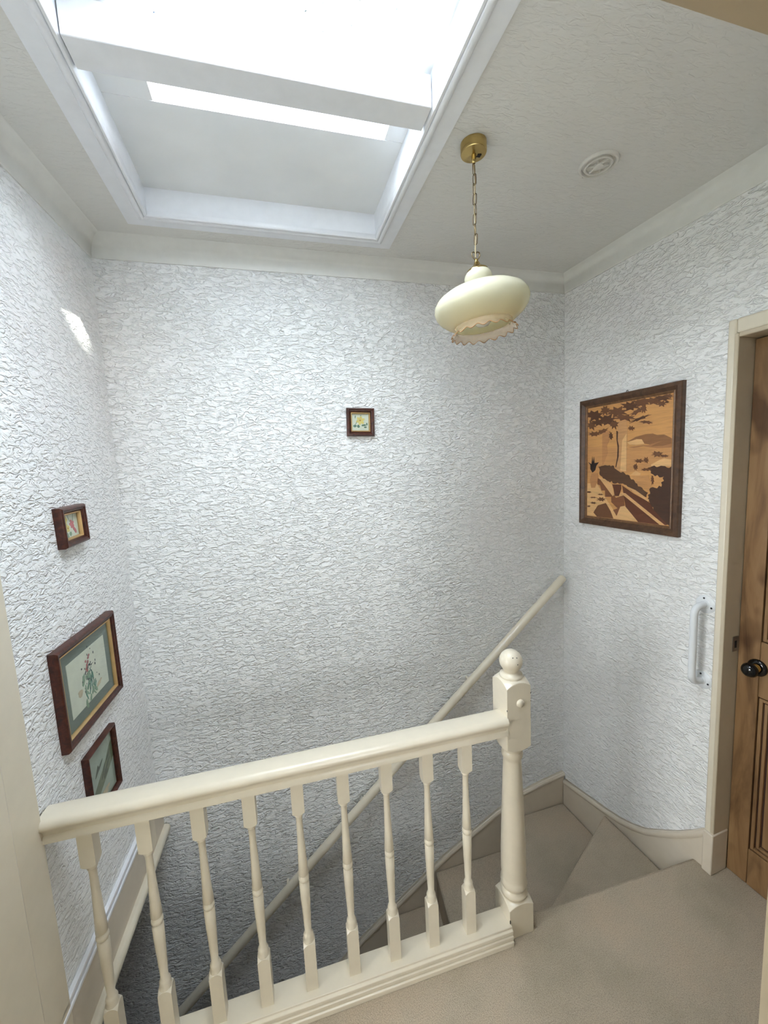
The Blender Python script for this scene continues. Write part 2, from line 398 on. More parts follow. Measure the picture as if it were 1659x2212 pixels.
for nm, b in (('upstand', (OX0 - 0.02, OX0, OYN - 0.02, OYF + 0.02)), ('upstand', (OX1, OX1 + 0.02, OYN - 0.02, OYF + 0.02)), ('upstand', (OX0, OX1, OYF, OYF + 0.02)), ('upstand', (OX0, OX1, OYN - 0.02, OYN))):
    MB().box(*b, LIP + 0.02 if True else LIP, UP).build(nm, 'offwhite', win)
for b in ((OX0 - 0.03, OX0 + 0.022, OYN - 0.03, OYF + 0.03), (OX1 - 0.022, OX1 + 0.03, OYN - 0.03, OYF + 0.03), (OX0 + 0.022, OX1 - 0.022, OYF - 0.022, OYF + 0.03), (OX0 + 0.022, OX1 - 0.022, OYN - 0.03, OYN + 0.022)):
    MB().box(*b, UP, UP + 0.03).build('glazing_bar', 'white', win, bevel=0.003)
for b in ((OX0 + 0.022, OX0 + 0.05, OYN + 0.022, OYF - 0.022), (OX1 - 0.05, OX1 - 0.022, OYN + 0.022, OYF - 0.022), (OX0 + 0.05, OX1 - 0.05, OYF - 0.05, OYF - 0.022)):
    MB().box(*b, UP + 0.012, UP + 0.020).build('edge_strip', 'beadglass', win)
MB().box(OX0 + 0.01, OX1 - 0.01, OYN + 0.01, OYF - 0.01, UP + 0.030, UP + 0.036).build('pane', 'roofglass', win)
# architrave round the opening: flat board and rounded bead
def ringframe(name, mat, prof, bevel=0.0):
    """prof: (outward offset from the opening edge, z)"""
    cs = [(SX0, SYN, -1, -1), (SX1, SYN, 1, -1), (SX1, SYF, 1, 1), (SX0, SYF, -1, 1)]
    for a, b in ((0, 1), (1, 2), (2, 3), (3, 0)):
        rings = [[(cs[k][0] + d * cs[k][2], cs[k][1] + d * cs[k][3], z) for d, z in prof] for k in (a, b)]
        MB().quad_strip(rings, True, True, True).build(name, mat, win, smooth=50)
ringframe('architrave_board', 'white', [(0.034, H), (0.034, H - 0.008), (0.080, H - 0.008), (0.080, H)])
ringframe('architrave_bead', 'white', [(0.0, H), (0.0, H - 0.012), (0.004, H - 0.017), (0.010, H - 0.017)] + [(0.022 + 0.011 * math.cos(math.radians(a)), H - 0.010 + 0.011 * math.sin(math.radians(a))) for a in range(180, 361, 30)] + [(0.034, H)])
# boxed beam across the well
bm_ = MB().box(SX0 + 0.0025, SX1 - 0.004, -0.796, -0.722, 2.531, 2.606).build('ceiling_beam', 'white', bevel=0.002)
tag(bm_, 'white painted boxed beam spanning the rooflight well', 'beam')

# ---------------------------------------------------------------- skirtings and strings
def board(name, poly, axis_y, th, mat='stone', loc=None, rotz=0.0):
    return struct(MB().prism(poly, 'y', axis_y - th, axis_y).build(name, mat, loc=loc, rotz=rotz, bevel=0.002))
def capping(path, w, h, parent, mat):
    """small rounded moulding along a skirting's top edge; path is (u,z), it sits on y 0..-w"""
    rings = []
    for i, (u, z) in enumerate(path):
        a = path[max(0, i - 1)]; b = path[min(len(path) - 1, i + 1)]
        d = Vector((b[0] - a[0], b[1] - a[1])).normalized(); n = Vector((-d.y, d.x))
        if n.y < 0: n = -n
        prof = [(0, -h), (-w, -h), (-w - 0.003, -h * 0.75), (-w - 0.003, -h * 0.35), (-w + 0.004, -h * 0.05), (-w + 0.010, 0.0), (0, 0.0)]
        rings.append([(u + n.x * t, y, z + n.y * t) for y, t in prof])
    return MB().quad_strip(rings, True, True, True).build('capping', mat, parent, smooth=45)
st = [(2.09, -0.173), (1.94, -0.195), (1.814, -0.222), (1.73, -0.258), (1.60, -0.322), (1.324, -0.470), (1.08, -0.632), (0.847, -0.79), (0.40, -1.155), (-0.4, -1.82), (-1.3, -2.57)]
bb = board('baseboard_back', st + [(-1.3, ZB), (2.09, ZB)], 0.0, 0.018)
capping(st, 0.020, 0.024, bb, 'stone')
sr = [(0.02, -0.214), (0.15, -0.188), (0.292, -0.158), (0.38, -0.136), (0.45, -0.108), (0.52, -0.068), (0.58, -0.018), (0.66, 0.052), (0.72, 0.112), (0.772, 0.172)]
br = board('baseboard_right', sr + [(0.772, -0.3), (0.02, -0.7)], 0.0, 0.018, loc=(W, 0, 0), rotz=ROT_R)
c2 = capping(sr, 0.020, 0.024, br, 'stone')
# apron along the foot of the left wall: moulded top, flat board, rounded lower edge
ap = struct(MB().box(-0.76, -0.002, -0.012, 0, 0.125, 0.272).build('baseboard_left', 'stone', rotz=ROT_L))
for z0, z1, d in ((0.272, 0.284, 0.016), (0.284, 0.291, 0.010), (0.291, 0.305, 0.014)):
    MB().box(-0.76, -0.002, -d, 0, z0, z1).build('top_moulding', 'white', ap, bevel=0.002)
pr_ = [(0.0, 0.09)] + [(-0.022 + 0.014 * math.cos(math.radians(a)) - 0.0, 0.108 + 0.018 * math.sin(math.radians(a))) for a in range(270, 89, -30)] + [(0.0, 0.126)]
nb = MB().prism([(q[0], q[1]) for q in pr_], 'x', -0.76, -0.002).build('nosing', 'cream', ap, smooth=45)

# casing on the left wall that the banister runs into
cl = MB().box(-0.825, -0.722, -0.014, 0, 0, 2.12); 
cs_ = struct(cl.build('trim_5', 'cream', rotz=ROT_L, bevel=0.004))
MB().box(-0.942, -0.825, -0.024, 0, 0, 2.15).build('back_band', 'cream', cs_, bevel=0.006)
MB().box(-0.950, -0.9355, -0.010, 0.11, 0, 2.07).build('reveal_lining', 'cream', cs_, bevel=0.003)

# ---------------------------------------------------------------- staircase
stair = thing('staircase', 'beige carpeted winding staircase dropping away behind the white balusters', 'stairs')
polys = [(-0.18, [(1.395, -0.672), (2.094, -0.307), (2.112, -0.745), (1.395, -0.745)]),
         (-0.36, [(1.352, -0.66), (1.755, -0.019), (2.079, -0.019), (2.098, -0.40), (1.42, -0.70)]),
         (-0.535, [(1.185, -0.66), (1.272, -0.019), (1.86, -0.019), (1.42, -0.66)])]
for k in range(11):
    x0 = 1.005 - 0.205 * k; s_ = max(0.0, 0.05 - 0.02 * k)
    polys.append((-0.71 - 0.178 * k, [(x0 - s_ / 2, -0.66), (x0 + s_ / 2, -0.019), (x0 + 0.30, -0.019), (x0 + 0.25, -0.66)]))
for z, pl in polys:
    z0 = max(z - 0.20, ZB)
    if z - z0 < 0.02: continue
    MB().prism(pl, 'z', z0, z).build('step', 'carpet', stair, bevel=0.010)

# ---------------------------------------------------------------- balustrade
bal = thing('balustrade', 'cream painted banister with nine turned balusters and ball topped newel post', 'banister', (0, 0, 0))
AB = math.atan(-0.0228)
def bal_obj(mb, name, mat, parent=bal, smooth=35, bevel=0.0, x=0.0):
    o = mb.build(name, mat, parent, smooth, bevel)
    o.location = (x * math.cos(AB), -0.70 + x * math.sin(AB), 0); o.rotation_euler.z = AB
    return o
half = [(0.0, 0.822), (0.022, 0.821), (0.030, 0.818), (0.036, 0.811), (0.0375, 0.803), (0.035, 0.797), (0.030, 0.793), (0.027, 0.786), (0.026, 0.778), (0.030, 0.774), (0.030, 0.759)]
prof = [(-a, z) for a, z in half] + [(a, z) for a, z in reversed(half[1:])]
bal_obj(MB().prism(prof, 'x', -0.034, 1.262), 'handrail', 'cream', smooth=50)
bp = [(-0.038, 0.062), (-0.038, 0.056), (-0.045, 0.052), (-0.045, 0.040), (-0.041, 0.037), (-0.047, 0.034), (-0.047, 0.022), (-0.043, 0.019), (-0.050, 0.016), (-0.050, 0.0), (0.032, 0.0), (0.032, 0.062)]
bal_obj(MB().prism(bp, 'x', -0.034, 1.262), 'base_rail', 'cream', smooth=25, bevel=0.0015)
def baluster_mb():
    m = MB()
    m.block(0, 0, 0.035, 0.652, 0.760, 0.008, 0.0)
    m.lathe([(0.0135, 0.664), (0.0135, 0.652), (0.0105, 0.648), (0.0125, 0.643), (0.0100, 0.637), (0.0092, 0.62), (0.0102, 0.57), (0.0125, 0.50), (0.0150, 0.450),
             (0.0115, 0.445), (0.0155, 0.439), (0.0155, 0.431), (0.0115, 0.425), (0.0150, 0.420), (0.0142, 0.37), (0.0118, 0.30), (0.0100, 0.252), (0.0130, 0.247), (0.0155, 0.240), (0.0140, 0.233), (0.0170, 0.226), (0.0175, 0.212)], 16)
    m.block(0, 0, 0.035, 0.060, 0.226, 0.0, 0.014)
    return m
b0 = None
for i in range(9):
    x = 0.038 + 0.1331 * i + 0.0175
    if b0 is None: b0 = bal_obj(baluster_mb(), 'baluster', 'cream', smooth=40, x=x)
    else:
        o = bpy.data.objects.new('baluster', b0.data); C.objects.link(o); o.parent = bal
        o.location = (x * math.cos(AB), -0.70 + x * math.sin(AB), 0); o.rotation_euler.z = AB
NX, NY = 1.303, -0.712
nw = MB(); nw.block(NX, NY, 0.094, 0.0, 0.128, 0.0, 0.018, 10); nw.block(NX, NY, 0.088, 0.690, 0.936, 0.014, 0.020, 10)
nw.lathe([(0.030, 0.10), (0.040, 0.128), (0.046, 0.134), (0.047, 0.143), (0.043, 0.152), (0.039, 0.157), (0.044, 0.165), (0.0465, 0.176), (0.043, 0.188), (0.0415, 0.195), (0.0435, 0.215), (0.0425, 0.30), (0.0375, 0.45), (0.0325, 0.58), (0.0300, 0.638),
          (0.0300, 0.645), (0.0345, 0.651), (0.036, 0.660), (0.034, 0.670), (0.031, 0.675), (0.034, 0.682), (0.034, 0.71)], 32, (NX, NY, 0))
npost = nw.build('newel_post', 'cream', bal, 40, 0.0012)
MB().lathe([(0.026, 0.930), (0.036, 0.932), (0.038, 0.938), (0.036, 0.945), (0.028, 0.949), (0.0245, 0.954), (0.027, 0.962)] + [(0.0375 * math.sin(math.radians(a)), 0.988 - 0.0375 * math.cos(math.radians(a))) for a in range(48, 176, 9)], 28, (NX, NY, 0)).build('ball_finial', 'cream', npost, 50)
bt = MB()
rings = []
for r, d in ((0.0135, 0.0), (0.0135, 0.003), (0.0115, 0.0065), (0.006, 0.0085), (0.001, 0.009)):
    rings.append([(NX + 0.004 + r * math.cos(2 * math.pi * k / 20), NY - 0.0435 - d, 0.862 + r * math.sin(2 * math.pi * k / 20)) for k in range(20)])
bt.quad_strip(rings, True, False, True); bt.build('cover_button', 'cream', npost, 50)
# chipped paint on the newel
for (x, y, z, a, b, c) in [(-0.0455, -0.0475, 0.018, 0.003, 0.001, 0.010), (-0.0455, -0.0475, 0.045, 0.002, 0.001, 0.007), (-0.0455, -0.0475, 0.072, 0.002, 0.001, 0.008),
                           (0.0440, -0.0440, 0.890, 0.001, 0.001, 0.003), (0.0440, -0.0440, 0.862, 0.001, 0.001, 0.002), (-0.0440, -0.0440, 0.845, 0.001, 0.001, 0.003), (0.0470, -0.0200, 0.112, 0.001, 0.003, 0.003)]:
    MB().lathe([(0.0004, -c), (a, -c * 0.5), (a, c * 0.5), (0.0004, c)], 8, (NX + x, NY + y, z)).build('paint_chip', 'dark', npost)
for ax, el in ((-20, 38), (5, 36), (2, 4)):
    d = Vector((math.sin(math.radians(ax)) * math.cos(math.radians(el)), -math.cos(math.radians(ax)) * math.cos(math.radians(el)), math.sin(math.radians(el))))
    p_ = Vector((NX, NY, 0.988)) + d * 0.0368
    MB().lathe([(0.0003, -0.002), (0.0018, -0.001), (0.0018, 0.001), (0.0003, 0.002)], 8, p_).build('paint_chip', 'dark', npost)

# ---------------------------------------------------------------- wall handrail
wh = thing('wall_handrail', 'round cream handrail climbing along the embossed back wall', 'handrail')
P0 = Vector((2.052, -0.055, 1.010)); P1 = Vector((1.104, -0.055, 0.196)); P2 = Vector((-0.75, -0.055, -1.43))
dd = (P0 - P1).normalized()
path = [P2, P1] + [P0 - dd * 0.02, P0 - dd * 0.006, P0 - dd * 0.001, P0]
rr = [0.021, 0.021, 0.021, 0.019, 0.012, 0.003]
MB().tube(path, 0.021, 16, rf=lambda i: rr[i]).build('rail', 'cream', wh, 50)
for t in (0.12, 0.45, 0.8):
    q = P2.lerp(P0, t); MB().tube([q, (q.x, -0.006, q.z), (q.x, 0.0, q.z)], 0.007, 10).build('bracket', 'cream', wh)

# ---------------------------------------------------------------- door on the right wall
dr = bpy.data.objects.new('door_1', None); C.objects.link(dr); dr.location = (W, 0, 0); dr.rotation_euler.z = ROT_R
struct(dr, 'stripped pine panelled door with black knob in a cream frame')
DU0, DU1, DZ0, DZ1, DY0, DY1 = 0.806, 1.476, 0.002, 2.012, 0.062, 0.10
bx = lambda nm, mat, u0, u1, z0, z1, y0=DY0, y1=DY1, par=dr, bev=0.002: MB().box(u0, u1, y0, y1, z0, z1).build(nm, mat, par, bevel=bev)
# frame: architrave faces, reveal linings
bx('architrave', 'cream', 0.770, 0.796, 0, 2.078, -0.020, 0.0, bev=0.006)
bx('architrave', 'cream', 0.796, 1.50, 2.030, 2.078, -0.020, 0.0, bev=0.006)
bx('frame_lining', 'beige', 0.790, 0.804, 0, 2.030, -0.0195, 0.1, bev=0.003)
bx('frame_lining', 'beige', 1.478, 1.492, 0, 2.030, -0.0195, 0.1, bev=0.003)
bx('frame_lining', 'beige', 0.804, 1.478, 2.016, 2.032, -0.0195, 0.1, bev=0.003)
bx('plinth_block', 'stone', 0.772, 0.808, 0, 0.172, -0.030, 0.058, bev=0.004)
# leaf: stiles, rails, muntin
SU = 0.872
bx('stile', 'pine', DU0, SU, DZ0, DZ1); bx('stile', 'pine', 1.398, DU1, DZ0, DZ1)
rails = [(DZ0, 0.150), (0.760, 0.965), (1.905, DZ1)]
for z0, z1 in rails: bx('rail', 'pine', SU + 0.0008, 1.3972, z0, z1, DY0 + 0.0006)
bx('muntin', 'pine', 1.10, 1.17, 0.1505, 0.7595, DY0 + 0.0003); bx('muntin', 'pine', 1.10, 1.17, 0.9655, 1.9045, DY0 + 0.0003)
for u0, u1 in ((SU, 1.10), (1.17, 1.398)):
    for z0, z1 in ((0.150, 0.760), (0.965, 1.905)):
        pn = bx('panel', 'pine', u0 - 0.004, u1 + 0.004, z0 - 0.004, z1 + 0.004, DY0 + 0.016, DY1 - 0.008)
        for off, w_, y_, mt in ((0.0005, 0.0035, 0.012, 'groove'), (0.004, 0.011, 0.003, 'pine'), (0.015, 0.004, 0.012, 'groove'), (0.019, 0.010, 0.007, 'pine'), (0.029, 0.004, 0.0145, 'groove')):
            a0, a1, b0_, b1 = u0 + off, u1 - off, z0 + off, z1 - off
            for r in ((a0, a0 + w_, b0_, b1), (a1 - w_, a1, b0_, b1), (a0 + w_, a1 - w_, b0_, b0_ + w_), (a0 + w_, a1 - w_, b1 - w_, b1)):
                bx('panel_moulding' if mt == 'pine' else 'stained_groove', mt, *r, DY0 + y_, DY0 + 0.017, pn, 0.0015 if mt == 'pine' else 0.0)
# knob: rose plate, neck, ball
def turned_y(prof, u, z, n=24):
    return MB().quad_strip([[(u + r * math.cos(2 * math.pi * k / n), y, z + r * math.sin(2 * math.pi * k / n)) for k in range(n)] for r, y in prof], True, True, True)
KU, KZ = 0.868, 0.868
kn = turned_y([(0.003, DY0 - 0.062), (0.014, DY0 - 0.060), (0.022, DY0 - 0.054), (0.0255, DY0 - 0.045), (0.023, DY0 - 0.036), (0.014, DY0 - 0.029), (0.010, DY0 - 0.025), (0.010, DY0 - 0.008)], KU, KZ).build('door_knob', 'black', dr, 60)
turned_y([(0.0125, DY0 - 0.024), (0.015, DY0 - 0.021), (0.015, DY0 - 0.012), (0.018, DY0 - 0.009)], KU, KZ).build('knob_collar', 'brass', kn, 60)
turned_y([(0.017, DY0 - 0.011), (0.026, DY0 - 0.009), (0.030, DY0 - 0.005), (0.030, DY0 + 0.001)], KU, KZ).build('knob_rose', 'black', kn, 50)
sk = bx('strike_plate', 'steel', 0.8035, 0.8052, 0.905, 0.962, 0.030, 0.058, bev=0.0)
bx('keeper_hole', 'dark', 0.8045, 0.8058, 0.918, 0.945, 0.040, 0.052, sk, 0.0)

# ---------------------------------------------------------------- grab bar
gb = thing('grab_bar', 'white tubular grab bar with round flanges beside the pine door', 'grab bar', (W, 0, 0), ROT_R)
GU = 0.728
pth = [(GU, -0.004, 1.068), (GU, -0.030, 1.066)] + [(GU, -0.032 - 0.030 * math.sin(math.radians(a)), 1.036 + 0.030 * math.cos(math.radians(a))) for a in (15, 35, 55, 75, 90)]
pth += [(GU, -0.062, 0.98), (GU, -0.062, 0.86)] + [(GU, -0.032 - 0.030 * math.sin(math.radians(a)), 0.796 - 0.030 * math.cos(math.radians(a))) for a in (90, 75, 55, 35, 15)] + [(GU, -0.030, 0.766), (GU, -0.004, 0.764)]
MB().tube(pth, 0.0125, 14).build('bar', 'greywhite', gb, 60)
for z in (1.067, 0.765):
    fl_ = turned_y([(0.0345, 0.0), (0.0345, -0.002), (0.031, -0.0045), (0.016, -0.006), (0.013, -0.010)], GU, z, 28).build('flange', 'greywhite', gb, 40)
    for a in (100, 220, 340):
        turned_y([(0.0036, -0.003), (0.0036, -0.0062), (0.001, -0.0068)], GU + 0.024 * math.cos(math.radians(a)), z + 0.024 * math.sin(math.radians(a)), 10).build('screw', 'screw', fl_)

# ---------------------------------------------------------------- pendant lamp
PX, PY = 1.215, -0.695
pl = thing('pendant_lamp', 'cream opal glass pendant lamp with frilled rim hanging from a brass chain', 'lamp', (PX, PY, H))
rose = MB().lathe([(0.037, 0.0), (0.037, -0.024), (0.0355, -0.027), (0.012, -0.029), (0.0075, -0.031)], 36).build('ceiling_rose', 'brass', pl, 35)
MB().lathe([(0.0065, -0.028), (0.0075, -0.034), (0.0055, -0.042), (0.0065, -0.047), (0.004, -0.052)], 14).build('chain_stud', 'brass', rose, 50)
MB().box(0.010, 0.022, -0.006, 0.006, -0.0297, -0.0285).build('sticker', 'bark' if 'bark' in M else 'dark', rose)
turned = MB(); rings = []
ch = pl
L, w_, r_ = 0.0300, 0.0055, 0.00125
zc = -0.052; k = 0
lk = None
while zc - L > -0.292:
    pts = []
    for a in range(0, 360, 30):
        ca, sa = math.cos(math.radians(a)), math.sin(math.radians(a))
        pts.append((w_ * ca, 0, (L / 2 - w_) * (1 if sa > 0.01 else -1 if sa < -0.01 else 0) + w_ * sa))
    if lk is None:
        lk = MB().tube(pts, r_, 6, True).build('chain_link', 'chain', ch, 60); o = lk
    else:
        o = bpy.data.objects.new('chain_link', lk.data); C.objects.link(o); o.parent = ch
    o.location = (0.0015 * math.sin(k * 2.1), 0.001 * math.cos(k), zc - L / 2); o.rotation_euler = (0, random.uniform(-0.06, 0.06), math.radians(35 + 90 * (k % 2) + random.uniform(-12, 12)))
    zc -= L - 2 * r_ - 0.0008; k += 1
MB().tube([(0.003 * math.sin(i * 1.1), 0.004 * math.cos(i * 0.9), -0.045 - i * 0.0262) for i in range(11)], 0.0016, 8).build('flex', 'flex', pl, 60)
TILT = Matrix.Rotation(math.radians(-5.0), 4, Vector((0.3, 1, 0)).normalized())
def hang(o):      # the glass and its fittings hang slightly askew from the hook
    o.location = (0, 0, -0.296); o.rotation_euler = TILT.to_euler(); return o
# heart shaped hook
hk = [(0, 0, -0.018), (0.007, 0, -0.012), (0.013, 0, -0.003), (0.0125, 0, 0.004), (0.007, 0, 0.007), (0.002, 0, 0.004), (-0.002, 0, 0.004), (-0.007, 0, 0.007), (-0.0125, 0, 0.004), (-0.013, 0, -0.003), (-0.007, 0, -0.012)]
hang(MB().tube(hk, 0.0017, 8, True).build('hook', 'chain', pl, 60))
hang(MB().lathe([(0.003, -0.012), (0.006, -0.020), (0.011, -0.030), (0.019, -0.037), (0.026, -0.041), (0.030, -0.044), (0.0305, -0.048)], 32).build('gallery_cap', 'brass', pl, 50))
shp = [(0.028, -0.046), (0.033, -0.050), (0.0375, -0.056), (0.0400, -0.063), (0.0395, -0.070), (0.0360, -0.077), (0.0345, -0.081), (0.040, -0.086), (0.058, -0.092), (0.084, -0.099), (0.108, -0.108), (0.127, -0.120), (0.1365, -0.134), (0.1385, -0.146), (0.1345, -0.160),
       (0.124, -0.174), (0.109, -0.186), (0.095, -0.195), (0.085, -0.200)]
def shade_mat_shift(pts): return pts
inner = [(max(r - 0.003, 0.02), z + (0.001 if r > 0.1 else 0)) for r, z in reversed(shp)]
sh = hang(MB().lathe(shp + inner, 56, cap=False).build('shade', 'opal', pl, 60))
def frill(i, a, r, z):
    t = i / 7.0
    wv = math.cos(18 * a)
    return r + 0.0028 * t * wv, z - 0.0042 * t * t * wv
fp = [(0.086, -0.199), (0.0842, -0.2025), (0.0838, -0.206), (0.0846, -0.2095), (0.0865, -0.213), (0.0895, -0.217), (0.0935, -0.2205), (0.0955, -0.222)]
MB().lathe(fp, 144, cap=False, mod=frill).build('frill', 'amber', sh, 60)
edge = [((0.0955 + 0.0028 * math.cos(18 * a)) * math.cos(a), (0.0955 + 0.0028 * math.cos(18 * a)) * math.sin(a), -0.222 - 0.0042 * math.cos(18 * a)) for a in [2 * math.pi * k / 144 for k in range(144)]]
M['amberedge'] = plain('amber_rim', (176, 132, 92), 0.2)
MB().tube(edge, 0.0011, 6, True).build('rim', 'amberedge', sh, 60)
hang(MB().lathe([(0.014, -0.10), (0.0145, -0.135), (0.0135, -0.140)], 20).build('lampholder', 'offwhite', pl, 50))
M['bulbglass'] = plain('frosted_bulb', (232, 230, 220), 0.2)
hang(MB().lathe([(0.012, -0.138), (0.014, -0.150), (0.023, -0.172), (0.026, -0.182), (0.025, -0.192), (0.017, -0.201), (0.002, -0.205)], 24).build('bulb', 'bulbglass', pl, 60))

# ---------------------------------------------------------------- ceiling vent
cv = thing('ceiling_vent', 'round painted-over air vent set in the ceiling', 'vent', (1.640, -0.703, H), math.radians(-20))
M['ventpaint'] = plain('vent_paint', (218, 215, 208), 0.6)
MB().lathe([(0.057, 0.0), (0.057, -0.004), (0.054, -0.008), (0.049, -0.008), (0.046, -0.004), (0.046, 0.0)], 48, cap=False).build('outer_ring', 'ventpaint', cv, 40)
MB().lathe([(0.0455, -0.001), (0.0455, -0.002), (0.002, -0.002)], 48).build('back_plate', 'ventpaint', cv, 40)
MB().lathe([(0.040, -0.002), (0.040, -0.0085), (0.037, -0.010), (0.034, -0.0085), (0.034, -0.002)], 48, cap=False).build('inner_ring', 'ventpaint', cv, 40)
for a, w0 in ((0, 0.03), (60, 0.032), (120, 0.032)):
    o = MB().box(-w0, w0, -0.003, 0.003, -0.009, -0.002).build('rib', 'ventpaint', cv, bevel=0.001); o.rotation_euler.z = math.radians(a)
MB().lathe([(0.014, -0.002), (0.014, -0.011), (0.011, -0.013), (0.001, -0.013)], 24).build('hub', 'ventpaint', cv, 40)
for a0, a1, r in ((20, 60, 0.0478), (70, 85, 0.0578), (100, 120, 0.0578), (200, 230, 0.0325)):
    seg = [(r * math.cos(math.radians(a)), r * math.sin(math.radians(a)), -0.0035) for a in range(a0, a1 + 1, 5)]
    MB().tube(seg, 0.0012, 6).build('paint_crack', 'dark', cv, 60)

# ---------------------------------------------------------------- pictures
def frame4(parent, mat, x0, x1, z0, z1, w, prof, name):
    """four mitred lengths; prof gives (across 0..1 from outside, y)"""
    cs = [(x0, z0, 1, 1), (x1, z0, -1, 1), (x1, z1, -1, -1), (x0, z1, 1, -1)]
    for a, b in ((0, 1), (1, 2), (2, 3), (3, 0)):
        rings = [[(cs[k][0] + t * w * cs[k][2], y, cs[k][1] + t * w * cs[k][3]) for t, y in prof] for k in (a, b)]
        MB().quad_strip(rings, True, True, True).build(name, mat, parent, 30)
def flat(parent, name, mat, pts, y, th=0.0006):
    return MB().prism(pts, 'y', y, y - th).build(name, mat, parent, 0)
def blob(cx, cz, rx, rz, n=12, jag=0.2, rot=0.0, rnd=random):
    out = []
    for i in range(n):
        a = 2 * math.pi * i / n; k = 1 + rnd.uniform(-jag, jag)
        x, z = rx * k * math.cos(a), rz * k * math.sin(a)
        out.append((cx + x * math.cos(rot) - z * math.sin(rot), cz + x * math.sin(rot) + z * math.cos(rot)))
    return out
def petals(cx, cz, n, r, wd, a0=0.0):
    return [blob(cx + r * 0.55 * math.cos(a0 + 2 * math.pi * k / n), cz + r * 0.55 * math.sin(a0 + 2 * math.pi * k / n), r * 0.5, wd, 9, 0.12, a0 + 2 * math.pi * k / n) for k in range(n)]
SINGLE = dict(petals='petal', yellow_petals='yellow_petal', leaves='leaf', stems='stem', pale_leaves='pale_leaf', blossom='blossom', hills='hill', rocks='rock', wash='wash', foreground='foreground', flower_centre='flower_centre')
def layer(parent, name, mat, polys_, y):
    if name in SINGLE:
        for k, q in enumerate(polys_): MB().prism(q, 'y', y, y - 0.0005 - 0.00002 * k).build(SINGLE[name], mat, parent, 0)
        return
    m = MB()
    for q in polys_: m.prism(q, 'y', y, y - 0.0005)
    o = m.build(name, mat, parent, 0); o['kind'] = 'stuff'; return o
deepprof = lambda d: [(0, 0), (0, -d * 0.72), (0.10, -d * 0.9), (0.22, -d), (0.42, -d), (0.55, -d * 0.88), (0.72, -d * 0.86), (0.86, -d * 0.70), (1.0, -d * 0.62), (1.0, 0)]
def picture(name, label, loc, rotz, w, h, fw_, d, slip, mount, paper_, group=None, tilt=0.0):
    t = thing(name, label, 'picture', loc, rotz, group)
    t.rotation_euler = (0, tilt, rotz) if not tilt else (Matrix.Rotation(rotz, 4, 'Z') @ Matrix.Rotation(tilt, 4, 'Y')).to_euler()
    x, z = w / 2, h / 2
    frame4(t, 'mahog', -x, x, -z, z, fw_, deepprof(d), 'frame_side')
    i = fw_
    if slip:
        frame4(t, 'gilt', -x + i, x - i, -z + i, z - i, slip, [(0, 0), (0, -d * 0.66), (0.4, -d * 0.70), (1, -d * 0.36), (1, 0)], 'gilt_slip'); i += slip
    yb = -d * 0.25
    if mount:
        MB().box(-x + i, x - i, yb, 0, -z + i, z - i).build('mount', 'mount', t); i += mount; yb -= 0.0012
    p = MB().box(-x + i, x - i, yb, 0 if not mount else yb + 0.002, -z + i, z - i).build('print', paper_, t)
    g = fw_ + slip
    MB().box(-x + g, x - g, yb - 0.0028, yb - 0.0016, -z + g, z - g).build('glass', 'pane', t)
    return t, p, yb
# small yellow flower on the back wall
t, p, y = picture('flower_picture', 'small square mahogany frame with a yellow flower print on the back wall', (0.995, 0, 1.849), 0, 0.128, 0.125, 0.020, 0.022, 0.006, 0, 'print', tilt=math.radians(1.5))
layer(p, 'petals', 'p_yellow', petals(0.0, 0.008, 6, 0.020, 0.0062, 0.3), y)
layer(p, 'flower_centre', 'p_amber', [blob(-0.001, 0.008, 0.0042, 0.0034)], y - 0.0005)
layer(p, 'leaves', 'p_leaf', [blob(-0.026, -0.016, 0.008, 0.006, rot=0.5), blob(-0.010, -0.018, 0.008, 0.006, rot=-0.6), blob(0.016, -0.013, 0.011, 0.004, rot=0.2), blob(0.022, -0.022, 0.007, 0.004), blob(-0.023, 0.024, 0.0022, 0.008, rot=-0.2), blob(0.002, 0.030, 0.003, 0.002), blob(0.030, -0.008, 0.003, 0.007), blob(-0.020, -0.004, 0.0012, 0.006, rot=-0.6)], y)
# small fuchsia print on the left wall
lp = lambda yy, zz: (LX(yy), yy, zz)
t, p, y = picture('fuchsia_picture', 'small deep mahogany frame with pink fuchsia and yellow flowers on the left wall', lp(-0.398, 1.514), ROT_L, 0.138, 0.120, 0.020, 0.026, 0.006, 0, 'print', tilt=math.radians(-2))
layer(p, 'petals', 'p_pink', petals(0.010, 0.004, 5, 0.013, 0.005, 0.6) + [blob(0.022, -0.016, 0.005, 0.012, rot=0.5), blob(0.016, -0.008, 0.005, 0.007)], y)
layer(p, 'yellow_petals', 'p_yellow', petals(-0.024, 0.020, 5, 0.012, 0.005) + petals(-0.017, -0.006, 5, 0.013, 0.005, 0.4), y)
layer(p, 'flower_centre', 'p_amber', [blob(-0.015, -0.006, 0.0035, 0.003)], y - 0.0005)
layer(p, 'stems', 'p_leaf2', [[(-0.010, 0.033), (-0.008, 0.033), (0.002, 0.012), (0.0, 0.012)], [(0.022, 0.033), (0.024, 0.033), (0.018, 0.010), (0.016, 0.010)], blob(-0.022, -0.026, 0.006, 0.010, rot=0.7), blob(-0.004, -0.024, 0.007, 0.007)], y)
